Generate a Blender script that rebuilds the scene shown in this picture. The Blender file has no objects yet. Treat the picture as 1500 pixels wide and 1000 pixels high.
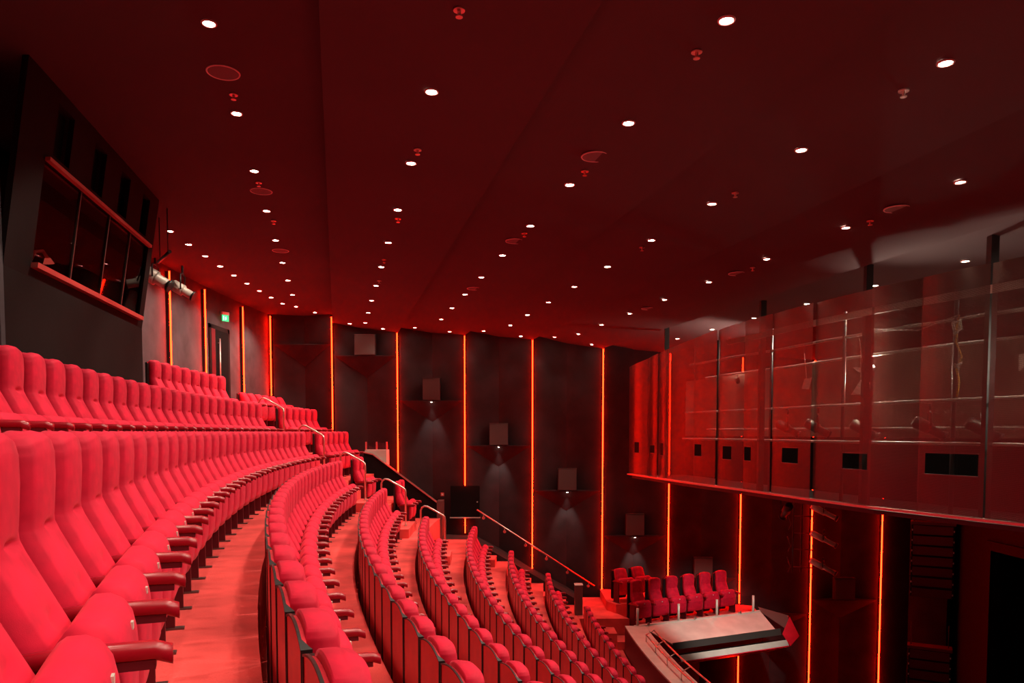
import bpy, bmesh, math, random
from mathutils import Vector, Matrix
random.seed(7)
S = bpy.context.scene
COL = S.collection
# ------------------------------------------------------------------ camera, world, exposure
cd = bpy.data.cameras.new('camera'); cam = bpy.data.objects.new('camera', cd); COL.objects.link(cam)
cd.sensor_width = 36.0; cd.lens = 36.0 * 1100 / 1500
cam.location = (0, 0, 0); cam.rotation_euler = (math.radians(87), 0, 0)
cd.shift_y = 189.6 / 1500; cd.clip_start = 0.05; cd.clip_end = 200
S.camera = cam
W = bpy.data.worlds.new('world'); S.world = W; W.use_nodes = True
W.node_tree.nodes['Background'].inputs[0].default_value = (0.02, 0.012, 0.012, 1)
W.node_tree.nodes['Background'].inputs[1].default_value = 0.3
S.view_settings.view_transform = 'Standard'; S.view_settings.look = 'None'
S.view_settings.gamma = 1.0; S.view_settings.use_curve_mapping = False
S.view_settings.exposure = 0.35
DOWNLIGHT_W = 130.0           # watts of each ceiling downlight
LED_STRENGTH = 72.0
# ------------------------------------------------------------------ materials
def mat(name, base, rough=0.6, metal=0.0, noise=None, bump=0.0, bscale=60, sheen=0.0, coat=0.0, spec=0.5):
    m = bpy.data.materials.new(name); m.use_nodes = True
    nt = m.node_tree; b = nt.nodes['Principled BSDF']
    b.inputs['Base Color'].default_value = (*base, 1); b.inputs['Roughness'].default_value = rough
    b.inputs['Metallic'].default_value = metal; b.inputs['Specular IOR Level'].default_value = spec
    if sheen:
        b.inputs['Sheen Weight'].default_value = sheen; b.inputs['Sheen Roughness'].default_value = 0.4
        b.inputs['Sheen Tint'].default_value = (1, 0.45, 0.5, 1)
    if coat: b.inputs['Coat Weight'].default_value = coat
    tc = nt.nodes.new('ShaderNodeTexCoord')
    if noise:
        sc, lo, hi = noise
        n = nt.nodes.new('ShaderNodeTexNoise'); n.inputs['Scale'].default_value = sc; n.inputs['Detail'].default_value = 5
        nt.links.new(tc.outputs['Object'], n.inputs['Vector'])
        r = nt.nodes.new('ShaderNodeValToRGB'); r.color_ramp.elements[0].position = 0.35; r.color_ramp.elements[1].position = 0.68
        r.color_ramp.elements[0].color = (*[c * lo for c in base], 1); r.color_ramp.elements[1].color = (*[min(1, c * hi) for c in base], 1)
        nt.links.new(n.outputs['Fac'], r.inputs['Fac']); nt.links.new(r.outputs['Color'], b.inputs['Base Color'])
    if bump:
        n2 = nt.nodes.new('ShaderNodeTexNoise'); n2.inputs['Scale'].default_value = bscale; n2.inputs['Detail'].default_value = 2
        nt.links.new(tc.outputs['Object'], n2.inputs['Vector'])
        bp = nt.nodes.new('ShaderNodeBump'); bp.inputs['Strength'].default_value = bump; bp.inputs['Distance'].default_value = 0.01
        nt.links.new(n2.outputs['Fac'], bp.inputs['Height']); nt.links.new(bp.outputs['Normal'], b.inputs['Normal'])
    return m
def emis(name, col, strength):
    m = bpy.data.materials.new(name); m.use_nodes = True; nt = m.node_tree
    b = nt.nodes['Principled BSDF']; b.inputs['Base Color'].default_value = (0, 0, 0, 1)
    b.inputs['Emission Color'].default_value = (*col, 1); b.inputs['Emission Strength'].default_value = strength
    return m
M = {
 'fabric': mat('red_fabric', (0.60, 0.0045, 0.034), 0.75, noise=(9, 0.82, 1.15), bump=0.08, bscale=420, sheen=0.08, spec=0.25),
 'armpad': mat('armrest_vinyl', (0.30, 0.003, 0.012), 0.3, spec=0.5),
 'lacquer': mat('red_lacquer_panel', (0.55, 0.006, 0.022), 0.36, noise=(5, 0.85, 1.1)),
 'darkred': mat('dark_red_metal', (0.10, 0.004, 0.010), 0.45),
 'black': mat('black_trim', (0.010, 0.006, 0.006), 0.45),
 'plate': mat('number_plate', (0.75, 0.70, 0.62), 0.35, 0.4),
 'carpet': mat('red_carpet', (0.76, 0.085, 0.080), 0.95, noise=(1.3, 0.66, 1.25), bump=0.3, bscale=90, spec=0.1),
 'darkfloor': mat('dark_carpet', (0.035, 0.022, 0.022), 0.95, noise=(3, 0.8, 1.2), spec=0.1),
 'wall': mat('dark_felt_wall', (0.018, 0.0125, 0.0145), 0.75, noise=(2.2, 0.75, 1.3), bump=0.15, bscale=40, spec=0.3),
 'rearwall': mat('grey_plaster_wall', (0.062, 0.047, 0.053), 0.8, noise=(2.2, 0.75, 1.25), bump=0.15, bscale=40, spec=0.3),
 'booth': mat('booth_black_paint', (0.007, 0.004, 0.004), 0.8, noise=(2, 0.8, 1.2), spec=0.15),
 'ceiling': mat('ceiling_paint', (0.082, 0.050, 0.052), 0.9, noise=(0.5, 0.94, 1.06), spec=0.15),
 'void': mat('stage_black', (0.004, 0.003, 0.003), 0.9, spec=0.1),
 'prosc': mat('proscenium_dark', (0.010, 0.004, 0.004), 0.7, spec=0.15),
 'steel': mat('brushed_steel', (0.60, 0.56, 0.50), 0.5, 0.2, noise=(3, 0.9, 1.08)),
 'steel_dark': mat('dark_steel', (0.16, 0.13, 0.12), 0.35, 0.7),
 'rail': mat('satin_copper_rail', (0.72, 0.50, 0.45), 0.3, 0.9),
 'fixture': mat('fixture_grey', (0.62, 0.54, 0.46), 0.45, 0.2),
 'fixblack': mat('fixture_black', (0.02, 0.017, 0.017), 0.45),
 'speaker': mat('speaker_cloth', (0.085, 0.058, 0.052), 0.85, bump=0.2, bscale=200),
 'white': mat('white_card', (0.8, 0.74, 0.68), 0.6),
 'whitebar': mat('white_channel', (0.75, 0.62, 0.55), 0.5),
 'yellow': mat('yellow_cable', (0.85, 0.42, 0.03), 0.5),
 'ring': mat('speaker_ring', (0.75, 0.60, 0.58), 0.4),
 'grille': mat('speaker_grille', (0.16, 0.12, 0.12), 0.8),
 'wood': mat('red_wood', (0.35, 0.02, 0.02), 0.45),
 'led': emis('led_glow', (1.0, 0.0048, 0.0007), LED_STRENGTH),
 'lamp': emis('downlight_glow', (1.0, 0.82, 0.62), 60.0),
 'exit': emis('exit_green', (0.02, 0.75, 0.22), 1.3),
 'exitwhite': emis('exit_white', (0.75, 1.0, 0.8), 1.2),
 'deskglow': emis('desk_lamp_red', (1.0, 0.12, 0.08), 0.8),
}
def glass_mat(name, tint, fac, rough=0.02):
    m = bpy.data.materials.new(name); m.use_nodes = True; nt = m.node_tree; nt.nodes.clear()
    o = nt.nodes.new('ShaderNodeOutputMaterial'); t = nt.nodes.new('ShaderNodeBsdfTransparent'); t.inputs[0].default_value = (*tint, 1)
    g = nt.nodes.new('ShaderNodeBsdfGlossy'); g.inputs['Roughness'].default_value = rough
    fr = nt.nodes.new('ShaderNodeValue'); fr.outputs[0].default_value = fac
    mx = nt.nodes.new('ShaderNodeMixShader')
    nt.links.new(fr.outputs[0], mx.inputs[0]); nt.links.new(t.outputs[0], mx.inputs[1]); nt.links.new(g.outputs[0], mx.inputs[2])
    nt.links.new(mx.outputs[0], o.inputs[0]); return m
M['glass'] = glass_mat('booth_glass', (0.6, 0.55, 0.55), 0.12)
M['clear'] = glass_mat('clear_glass', (0.95, 0.95, 0.95), 0.03)
def perf_mat():
    m = bpy.data.materials.new('perforated_metal'); m.use_nodes = True; nt = m.node_tree
    b = nt.nodes['Principled BSDF']; o = [n for n in nt.nodes if n.type == 'OUTPUT_MATERIAL'][0]
    b.inputs['Base Color'].default_value = (0.17, 0.125, 0.11, 1); b.inputs['Metallic'].default_value = 0.9; b.inputs['Roughness'].default_value = 0.32
    b.inputs['Anisotropic'].default_value = 0.75; b.inputs['Anisotropic Rotation'].default_value = 0.25
    tg = nt.nodes.new('ShaderNodeTangent'); tg.direction_type = 'UV_MAP'; tg.uv_map = 'UVMap'; nt.links.new(tg.outputs[0], b.inputs['Tangent'])
    tc = nt.nodes.new('ShaderNodeTexCoord')
    # small round perforations in a square grid
    mp = nt.nodes.new('ShaderNodeMapping'); mp.inputs['Scale'].default_value = (85, 85, 85); nt.links.new(tc.outputs['UV'], mp.inputs['Vector'])
    fr = nt.nodes.new('ShaderNodeVectorMath'); fr.operation = 'FRACTION'; nt.links.new(mp.outputs[0], fr.inputs[0])
    su = nt.nodes.new('ShaderNodeVectorMath'); su.operation = 'SUBTRACT'; su.inputs[1].default_value = (0.5, 0.5, 0); nt.links.new(fr.outputs[0], su.inputs[0])
    le = nt.nodes.new('ShaderNodeVectorMath'); le.operation = 'LENGTH'; nt.links.new(su.outputs[0], le.inputs[0])
    lt = nt.nodes.new('ShaderNodeMath'); lt.operation = 'LESS_THAN'; lt.inputs[1].default_value = 0.35; nt.links.new(le.outputs['Value'], lt.inputs[0])
    t = nt.nodes.new('ShaderNodeBsdfTransparent'); mx = nt.nodes.new('ShaderNodeMixShader')
    nt.links.new(lt.outputs[0], mx.inputs[0]); nt.links.new(b.outputs[0], mx.inputs[1]); nt.links.new(t.outputs[0], mx.inputs[2]); nt.links.new(mx.outputs[0], o.inputs[0])
    return m
M['perf'] = perf_mat()
# ------------------------------------------------------------------ mesh helpers
class MB:
    def __init__(s): s.v = []; s.f = []; s.smooth = []
    def add(s, vs, fs, smooth=False):
        o = len(s.v); s.v += [tuple(v) for v in vs]; s.f += [tuple(i + o for i in f) for f in fs]; s.smooth += [smooth] * len(fs); return s
    def box(s, a, b, m=None):
        x0, y0, z0 = a; x1, y1, z1 = b
        vs = [(x0,y0,z0),(x1,y0,z0),(x1,y1,z0),(x0,y1,z0),(x0,y0,z1),(x1,y0,z1),(x1,y1,z1),(x0,y1,z1)]
        if m is not None: vs = [m @ Vector(v) for v in vs]
        return s.add(vs, [(0,3,2,1),(4,5,6,7),(0,1,5,4),(1,2,6,5),(2,3,7,6),(3,0,4,7)])
    def prism(s, poly, z0, z1):            # plan polygon (counter-clockwise) pulled up
        n = len(poly); g = lambda z, i: z[i] if isinstance(z, (list, tuple)) else z
        vs = [(p[0], p[1], g(z0, i)) for i, p in enumerate(poly)] + [(p[0], p[1], g(z1, i)) for i, p in enumerate(poly)]
        return s.add(vs, [tuple(range(n))[::-1], tuple(range(n, 2*n))] + [(i, (i+1) % n, n + (i+1) % n, n + i) for i in range(n)])
    def tube(s, pts, r, n=10, cap=True):
        pts = [Vector(p) for p in pts]; rs = r if isinstance(r, (list, tuple)) else [r] * len(pts); vs = []; prev = None
        for i, p in enumerate(pts):
            d = (pts[min(i+1, len(pts)-1)] - pts[max(i-1, 0)]).normalized()
            if prev is None:
                u = d.orthogonal().normalized()
            else:
                u = (prev - d * prev.dot(d)).normalized()
            prev = u; w = d.cross(u)
            vs += [p + rs[i] * (math.cos(2*math.pi*k/n) * u + math.sin(2*math.pi*k/n) * w) for k in range(n)]
        fs = [(i*n+k, i*n+(k+1) % n, (i+1)*n+(k+1) % n, (i+1)*n+k) for i in range(len(pts)-1) for k in range(n)]
        s.add(vs, fs, True)
        if cap:
            o = len(s.v) - len(vs); s.f += [tuple(o + k for k in range(n))[::-1], tuple(o + (len(pts)-1)*n + k for k in range(n))]; s.smooth += [False, False]
        return s
    def ring(s, c, r, rr, n=24, k=8, flat=1.0):
        vs = []; fs = []
        for i in range(n):
            a = 2*math.pi*i/n
            for j in range(k):
                b = 2*math.pi*j/k; q = r + rr * math.cos(b)
                vs.append((c[0] + q*math.cos(a), c[1] + q*math.sin(a), c[2] + flat*rr*math.sin(b)))
        for i in range(n):
            for j in range(k): fs.append((i*k+j, ((i+1) % n)*k+j, ((i+1) % n)*k+(j+1) % k, i*k+(j+1) % k))
        return s.add(vs, fs, True)
    def mesh(s, name, m, bevel=0.0):
        me = bpy.data.meshes.new(name); me.from_pydata(s.v, [], s.f); me.materials.append(m)
        bm = bmesh.new(); bm.from_mesh(me)
        if bevel: bmesh.ops.bevel(bm, geom=bm.edges[:], offset=bevel, segments=2, affect='EDGES', profile=0.6)
        bmesh.ops.recalc_face_normals(bm, faces=bm.faces[:])
        bm.to_mesh(me); bm.free()
        if bevel:
            for p in me.polygons: p.use_smooth = False
        else:
            for p, sm in zip(me.polygons, s.smooth): p.use_smooth = sm
        return me
    def build(s, name, m, parent=None, bevel=0.0): return link(name, s.mesh(name, m, bevel), parent)
def link(name, me, parent=None, loc=None):
    o = bpy.data.objects.new(name, me); COL.objects.link(o)
    if parent is not None: o.parent = parent
    if loc is not None: o.location = loc
    return o
def tag(o, label, cat, group=None):
    o['label'] = label; o['category'] = cat
    if group: o['group'] = group
    return o
def thing(name, label, cat, loc=(0,0,0), rz=0.0, group=None):
    o = bpy.data.objects.new(name, None); COL.objects.link(o); o.empty_display_size = 0.1
    o.location = loc; o.rotation_euler = (0, 0, rz); return tag(o, label, cat, group)
def struct(o): o['kind'] = 'structure'; return o
# ------------------------------------------------------------------ geometry of the auditorium (camera eye at z = 0)
CX, CY = 38.475, 18.239                       # centre of the curved rows
RISE = 0.61
ROWS = 'YZABCDEFGH'
REAR = dict(zip(ROWS, [44.97, 44.05, 43.13, 42.24, 41.35, 40.44, 39.51, 38.56, 37.61, 36.68]))   # radius of the seat backs
FLOOR = {k: -1.147 - RISE * (i - 2) for i, k in enumerate(ROWS)}
YEND = 20.65; YW = 21.6                       # end of the tiers, face of the side wall
def pol(r, t): return (CX - r * math.cos(t), CY + r * math.sin(t))
def tend(r, y): return math.asin((y - CY) / r)
def arc_slab(r0, r1, z0, z1, t0, t1a, t1b, n=48):
    a = [pol(r0, t0 + (t1a - t0) * i / n) for i in range(n + 1)]; b = [pol(r1, t0 + (t1b - t0) * i / n) for i in range(n + 1)]
    mb = MB(); vs = [(*p, z0) for p in a] + [(*p, z0) for p in b] + [(*p, z1) for p in a] + [(*p, z1) for p in b]
    N = n + 1; fs = []
    for i in range(n):
        fs += [(i, i+1, N+i+1, N+i), (2*N+i, 3*N+i, 3*N+i+1, 2*N+i+1), (i, 2*N+i, 2*N+i+1, i+1), (N+i, N+i+1, 3*N+i+1, 3*N+i)]
    fs += [(0, N, 3*N, 2*N), (n, 2*N+n, 3*N+n, N+n)]
    return mb.add(vs, fs)
keys = list(ROWS)
for i, k in enumerate(keys):                  # carpeted tiers
    r_out = REAR[k] + 0.07 if k != 'Y' else 45.56
    r_in = REAR[keys[i+1]] + 0.07 if i + 1 < len(keys) else 35.72
    y1 = {'Y': 21.5, 'Z': 21.5, 'A': 21.2}.get(k, YEND)
    if k == 'H': y1 = 18.9
    o = arc_slab(r_in, r_out, FLOOR[k] - (0.95 if k != 'H' else 0.35), FLOOR[k], -0.50, tend(r_in, y1), tend(r_out, y1)).build('floor', M['carpet']); struct(o)
# dark walkway and sloping dark stair edge along the side wall
struct(MB().prism([(-4.3, 20.66), (-1.1, 20.66), (-1.1, 21.95), (-4.3, 21.95)], -3.2, -2.985).build('floor', M['darkfloor']))
struct(MB().prism([(-1.1, 20.66), (1.9, 20.66), (1.9, 21.95), (-1.1, 21.95)], [-6, -6, -6, -6], [-2.99, -4.72, -4.72, -2.99]).build('floor', M['darkfloor']))
struct(MB().prism([(-40/13, -12), (30, -12), (30, 22.2), (-40/13, 22.2)], -8.8, -8.6).build('floor', M['void']))
# side box: landing, seat floor, raised back platform, steps
struct(MB().prism([(1.72, 19.08), (3.02, 19.08), (2.62, 20.0), (2.60, 21.58), (1.92, 21.58), (1.92, 20.64), (1.72, 20.64)], -5.9, -4.80).build('floor', M['carpet']))
struct(MB().prism([(2.9, 18.35), (6.75, 20.05), (6.9, 21.3), (6.2, 21.58), (2.61, 21.58), (2.63, 20.0), (3.03, 19.07)], -5.9, -4.985).build('floor', M['carpet']))
struct(MB().prism([(2.55, 20.02), (2.75, 19.62), (4.15, 20.26), (4.0, 21.55), (2.55, 21.55)], -4.98, -4.56).build('floor', M['carpet']))
# ------------------------------------------------------------------ ceiling: long overlapping fins
EX = 0.2327                                   # fins run towards +x by this much per metre towards the camera
FIN = [(-9.6, -5.12, 3.34, 3.34), (-5.12, -3.25, 3.10, 2.82), (-3.25, -1.34, 2.97, 2.75), (-1.34, 0.58, 2.89, 2.62), (0.58, 2.57, 2.76, 2.37), (2.57, 4.5, 2.52, 2.24), (4.5, 6.55, 2.40, 2.12), (6.55, 8.6, 2.3, 2.05), (8.6, 14.5, 2.2, 2.0)]
def fin_z(x, y):
    s = x - EX * (YW - y)
    for a, b, za, zb in FIN:
        if a <= s < b: return za + (zb - za) * (s - a) / (b - a)
    return 3.34
for a, b, za, zb in FIN:
    y0, y1 = -8.0, 22.2
    P = [(a + EX*(YW-y0), y0), (b + EX*(YW-y0) + 0.0, y0), (b + EX*(YW-y1), y1), (a + EX*(YW-y1), y1)]
    if a < -9: P = [(-9.6, y0), P[1], P[2], (-9.6, y1)]
    struct(MB().prism(P, [za, zb, zb, za], [4.0]*4).build('ceiling', M['ceiling']))
# ------------------------------------------------------------------ side wall: pleated bays with shelves
SX = [-6.87, -5.13, -3.27, -1.35, 0.585, 2.60, 4.51, 6.58, 8.64, 10.67, 12.7]
wall = struct(MB().box((-9.6, 22.05, -8.8), (14.5, 22.25, 3.9)).build('wall_side', M['wall']))
SHELF = [2.50, 2.18, 0.90, -0.39, -1.69, -3.00, -4.23, -5.3, -4.87, None]
DEP = 0.30
for i in range(10):
    a, b = SX[i], SX[i+1]; c = (a + b) / 2
    MB().prism([(a + 0.05, YW), (a+0.05, 22.049), (b-0.05, 22.049), (b - 0.05, YW), (c, YW + DEP)][::-1], -8.6, 3.7).build('wall_panel', M['wall'], wall)
    MB().box((a - 0.05, 21.70, -8.6), (a + 0.05, 22.049, 3.7)).build('strip_channel', M['wall'], wall)
    z = SHELF[i]
    if z is None: continue
    l, r = a + 0.07, b - 0.07
    vs = [(l, YW, z), (r, YW, z), (c, YW + DEP - 0.005, z), (l, YW, z - 0.03), (r, YW, z - 0.03), (c, YW + DEP - 0.005, z - 0.62)]
    MB().add(vs, [(0, 1, 2), (3, 5, 4), (0, 3, 4, 1), (1, 4, 5, 2), (2, 5, 3, 0)]).build('shelf', M['wall'], wall)
def led(p0, p1, label, group, w=0.014):
    o = thing('led_strip', label, 'light strip', p0, 0, group)
    h = p1[2] - p0[2]
    MB().box((-w, -w, 0), (w, w*0.5, h)).build('diffuser', M['led'], o)
    MB().box((-.006, w*0.5, 0), (.006, .085, h)).build('mounting_fin', M['black'], o)
    return o
LEDZ = [(1.02, 3.28), (-0.10, 3.25), (-1.9, 2.80), (-1.55, 2.72), (-3.95, 2.60), (-4.79, 2.35), (-4.97, 2.22), (-4.97, 2.10), (-8.55, 2.02), (-8.55, 2.0)]
for i, (z0, z1) in enumerate(LEDZ):
    led((SX[i], YW - 0.07, z0), (SX[i], YW - 0.07, z1), 'vertical red led strip on the pleated side wall, %s from the rear corner' % 'first second third fourth fifth sixth seventh eighth ninth tenth'.split()[i], 'led strips on the side wall')
led((SX[3], YW - 0.07, -2.92), (SX[3], YW - 0.07, -2.50), 'short stub of red led strip below the wall hatch', None)
led((SX[7], YW - 0.07, -8.55), (SX[7], YW - 0.07, -5.2), 'red led strip continuing below the steel lighting trough', None)
# hatch door in the side wall under a strip, with ledge and red call point
hd = struct(MB().box((-1.77, 21.56, -2.46), (-0.93, 21.598, -1.56)).build('door_2', M['booth']))
MB().box((-1.79, 21.53, -2.49), (-0.91, 21.60, -2.46)).build('door_ledge', M['steel'], hd)
MB().tube([(-1.0, 21.56, -2.02), (-1.0, 21.52, -2.02)], 0.018).build('door_handle', M['steel'], hd)
cp = thing('call_point', 'small square red fire call point on the dark wall beside the hatch', 'fire alarm', (-2.01, 21.66, -1.86))
MB().box((-0.05, -0.05, 0), (0.05, 0, 0.10)).build('housing', mat('alarm_red', (0.75, 0.06, 0.06), 0.4), cp, 0.006)
MB().box((-0.028, -0.056, 0.025), (0.028, -0.05, 0.075)).build('button', M['white'], cp)
# wall speakers on shelves, each with a small spot under the shelf
SP = [(1, 2.21, .30, .29), (2, 0.93, .25, .31), (3, -0.36, .27, .31), (4, -1.66, .27, .31), (5, -2.97, .27, .31), (6, -4.20, .27, .29), (8, -4.84, .30, .31)]
ORD = {1: 'topmost one, just under the ceiling', 2: 'above the parapet', 3: 'above the hatch', 4: 'over the lower stair handrail', 5: 'behind the side box back seats', 6: 'dim one above the last box seats', 8: 'dim one past the lighting boom'}
for i, z, w, h in SP:
    c = (SX[i] + SX[i+1]) / 2
    t = thing('wall_speaker', 'brown box loudspeaker on a wall shelf, ' + ORD[i], 'speaker', (c, YW + 0.02, z - 0.03))
    MB().box((-w, -0.06, 0), (w, 0.10, 2*h)).build('cabinet', M['fixblack'], t) if False else MB().box((-w, -0.05, 0), (w, 0.10, 2*h), Matrix.Identity(4)).build('cabinet', M['fixblack'], t)
    MB().box((-w + 0.012, -0.066, 0.012), (w - 0.012, -0.05, 2*h - 0.012)).build('grille', M['speaker'], t, 0.004)
    MB().box((-w, -0.07, 2*h), (w, 0.10, 2*h + 0.012)).build('lid', M['steel_dark'], t)
def spot(name, loc, to, watts, angle, col, parent=None, blend=0.6, size=0.03):
    l = bpy.data.lights.new(name, 'SPOT'); l.energy = watts; l.spot_size = math.radians(angle); l.spot_blend = blend; l.color = col; l.shadow_soft_size = size
    o = bpy.data.objects.new(name, l); COL.objects.link(o); o.location = loc
    o.rotation_euler = (Vector(to) - Vector(loc)).to_track_quat('-Z', 'Y').to_euler()
    if parent is not None: o.parent = parent
    return o
for i in (2, 3, 4, 5):
    c = (SX[i] + SX[i+1]) / 2; z = SHELF[i]
    t = thing('shelf_spot', 'tiny downlight under the speaker shelf ' + {2: 'above the parapet', 3: 'above the hatch', 4: 'over the lower stair handrail', 5: 'behind the side box back seats'}[i], 'light', (c, YW - 0.04, z - 0.05), 0, 'spots under the speaker shelves')
    MB().tube([(0, 0, 0.045), (0, 0, 0)], 0.03).build('housing', M['fixblack'], t)
    MB().tube([(0, 0, -0.002), (0, 0, -0.008)], 0.02).build('lens', M['lamp'], t)
    spot('shelf_lamp', (0, 0, -0.02), (0, 0.22, -1), 48, 56, (1, 0.85, 0.72), t, 0.8, 0.02)
# ------------------------------------------------------------------ rear wall with strips, door and exit sign
RW = 45.55
rw = arc_slab(RW, RW + 0.3, -1.5, 3.8, -0.40, tend(RW, 22.0), tend(RW + 0.3, 22.0), 60).build('wall_rear', M['rearwall']); struct(rw)
for n_, t in enumerate((-0.065, -0.0221, 0.0303)):
    p = pol(RW - 0.085, t)
    o = led((p[0], p[1], 0.09), (p[0], p[1], 3.22), 'vertical red led strip on the grey rear wall, ' + ('beside the booth spotlights', 'just before the door', 'just past the door')[n_], 'led strips on the rear wall')
    o.rotation_euler = (0, 0, math.pi/2 - t)
td = 0.0; p = pol(RW - 0.01, td); FY = FLOOR['Y']
d = struct(bpy.data.objects.new('door_1', None)); COL.objects.link(d); d.location = (p[0], p[1], FY); d.rotation_euler = (0, 0, math.pi/2 - td)
# door local: x along the wall, -y into the room
for a, b in (((-0.62, -0.03, 0), (-0.52, 0.005, 2.45)), ((0.52, -0.03, 0), (0.62, 0.005, 2.45)), ((-0.62, -0.03, 2.35), (0.62, 0.005, 2.45))): MB().box(a, b).build('door_frame', M['booth'], d)
MB().box((-0.30, -0.03, 0.01), (0.52, 0.004, 2.35)).build('door_leaf', M['void'], d)
MB().box((-0.52, -0.035, 0.01), (-0.30, 0.004, 2.35)).build('side_panel', M['darkred'], d)
MB().tube([(-.12, -.07, .25), (-.12, -.07, 2.15)], .016).build('pull_bar', M['rail'], d)
for z in (.35, 1.05, 2.05): MB().tube([(-.12, -.03, z), (-.12, -.07, z)], .01).build('door_handle', M['rail'], d)
ex = thing('exit_sign', 'green illuminated emergency exit sign with running figure above the rear door', 'exit sign', pol(RW - 0.10, 0.0045) + (2.68,), math.pi/2 - td)
ex.rotation_euler = (0, 0, math.pi/2 - td - 0.5)
ex.scale = (.55, .55, .75)
MB().box((-0.17, -0.02, 0), (0.17, 0.02, 0.20)).build('panel', M['exit'], ex)
MB().box((-0.19, -0.03, 0.20), (0.19, 0.05, 0.30)).build('housing', M['white'], ex)
g = MB().box((-0.03, -0.024, 0.03), (0.0, -0.021, 0.09)).box((0.01, -0.024, 0.05), (0.04, -0.021, 0.11)).box((-0.03, -0.024, 0.08), (0.04, -0.021, 0.13)).box((0.0, -0.024, 0.135), (0.03, -0.021, 0.165))
g.box((-0.14, -0.024, 0.03), (-0.08, -0.021, 0.17)).build('figure', M['exitwhite'], ex)
# ------------------------------------------------------------------ control booth
def bx(y): return -4.70 - 0.1944 * (y - 7.45)         # foot line of the booth front
Y0, Y1 = 6.85, 11.05; TILT = 0.30; ZB, ZT = 1.50, 3.36
def bf(y, z): return bx(y) + max(0, (z - ZB)) / (ZT - ZB) * TILT       # front face x
def face_strip(y0, y1, z0, z1, thick=0.06, out=0.0):
    vs = []
    for y, z in ((y0, z0), (y1, z0), (y1, z1), (y0, z1)): vs += [(bf(y, z) + out, y, z), (bf(y, z) + out - thick, y, z)]
    return vs, [(0, 2, 4, 6), (1, 7, 5, 3), (0, 1, 3, 2), (2, 3, 5, 4), (4, 5, 7, 6), (6, 7, 1, 0)]
bo = struct(bpy.data.objects.new('wall_booth', None)); COL.objects.link(bo)
MB().add(*face_strip(Y0, Y1, -0.52, ZB)).build('lower_panel', M['booth'], bo)
MB().add(*face_strip(Y0, Y1, ZB, 1.62)).build('sill_panel', M['booth'], bo)
WY0, WY1, WZ0, WZ1 = 7.40, 10.85, 1.64, 2.62
MB().add(*face_strip(Y0, WY0, 1.62, WZ1)).build('side_panel', M['booth'], bo)
MB().add(*face_strip(WY1, Y1, 1.62, WZ1)).build('side_panel', M['booth'], bo)
PORT = [(7.55, 7.95), (8.55, 8.92), (9.45, 9.80), (10.35, 10.66)]
ys = [Y0] + [v for p in PORT for v in p] + [Y1]
for j in range(0, len(ys) - 1, 2): MB().add(*face_strip(ys[j], ys[j+1], WZ1, ZT)).build('upper_panel', M['booth'], bo)
for a, b in PORT:
    MB().add(*face_strip(a, b, WZ1, 2.72)).build('upper_panel', M['booth'], bo); MB().add(*face_strip(a, b, 3.22, ZT)).build('upper_panel', M['booth'], bo)
    MB().add(*face_strip(a, b, 2.72, 3.22, 0.02, -0.10)).build('port_shutter', M['void'], bo)
MB().prism([(bx(Y1), Y1), (bx(Y1) - 1.0, Y1), (bx(Y1) - 1.0, Y1 - 0.06), (bx(Y1), Y1 - 0.06)][::-1], -0.52, ZB).build('end_panel', M['booth'], bo)
e = MB(); e.add([(bx(Y1), Y1, ZB), (bx(Y1) - 1.0, Y1, ZB), (bx(Y1) - 1.0, Y1, ZT), (bf(Y1, ZT), Y1, ZT), (bx(Y1), Y1 - .05, ZB), (bx(Y1) - 1.0, Y1 - .05, ZB), (bx(Y1) - 1.0, Y1 - .05, ZT), (bf(Y1, ZT), Y1 - .05, ZT)], [(0,1,2,3),(7,6,5,4),(0,4,5,1),(1,5,6,2),(2,6,7,3),(3,7,4,0)]).build('end_panel', M['booth'], bo)
MB().prism([(bx(Y0), Y0), (bx(Y0) - 1.5, Y0 - 0.3), (bx(Y0) - 1.5, Y0 - 0.36), (bx(Y0), Y0 - 0.06)][::-1], -0.52, ZT).build('end_panel', M['rearwall'], bo)
MB().prism([(bx(Y0) - 1.0, Y0), (bx(Y1) - 1.0, Y1), (bx(Y1) - 1.1, Y1), (bx(Y0) - 1.1, Y0)], -0.5, 3.6).build('back_panel', M['booth'], bo)
wn = struct(bpy.data.objects.new('window_1', None)); COL.objects.link(wn)
cuts = [7.40, 8.38, 9.30, 10.10, 10.85]
for j in range(4): MB().add(*face_strip(cuts[j] + 0.01, cuts[j+1] - 0.01, WZ0, WZ1, 0.012, -0.03)).build('pane', M['glass'], wn)
for y in cuts[1:4]: MB().add(*face_strip(y - 0.01, y + 0.01, WZ0, WZ1, 0.03, -0.015)).build('mullion', M['steel_dark'], wn)
trim = mat('red_lit_trim', (0.55, 0.10, 0.09), 0.4, 0.2)
MB().add(*face_strip(WY0, WY1, WZ1 - 0.005, WZ1 + 0.03, 0.05, 0.05)).build('window_frame', trim, wn)
MB().add(*face_strip(WY0 - 0.02, WY1, WZ0 - 0.05, WZ0, 0.10, 0.07)).build('window_sill', trim, wn)
dk = thing('control_desk', 'dark control desk with small red glowing lamp behind the booth window', 'desk', (bx(8.6) - 0.45, 8.6, 1.20))
MB().box((-0.20, -0.9, 0.25), (0.20, 0.9, 0.33)).build('desk_top', M['fixblack'], dk)
for s in (-0.85, 0.85): MB().box((-0.22, s - 0.03, -1.7), (0.22, s + 0.03, 0.25)).build('desk_leg', M['fixblack'], dk)
ch = thing('desk_lamp', 'curved red desk lamp standing on the control desk', 'lamp', (bx(8.2) - 0.35, 8.2, 1.53))
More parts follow.
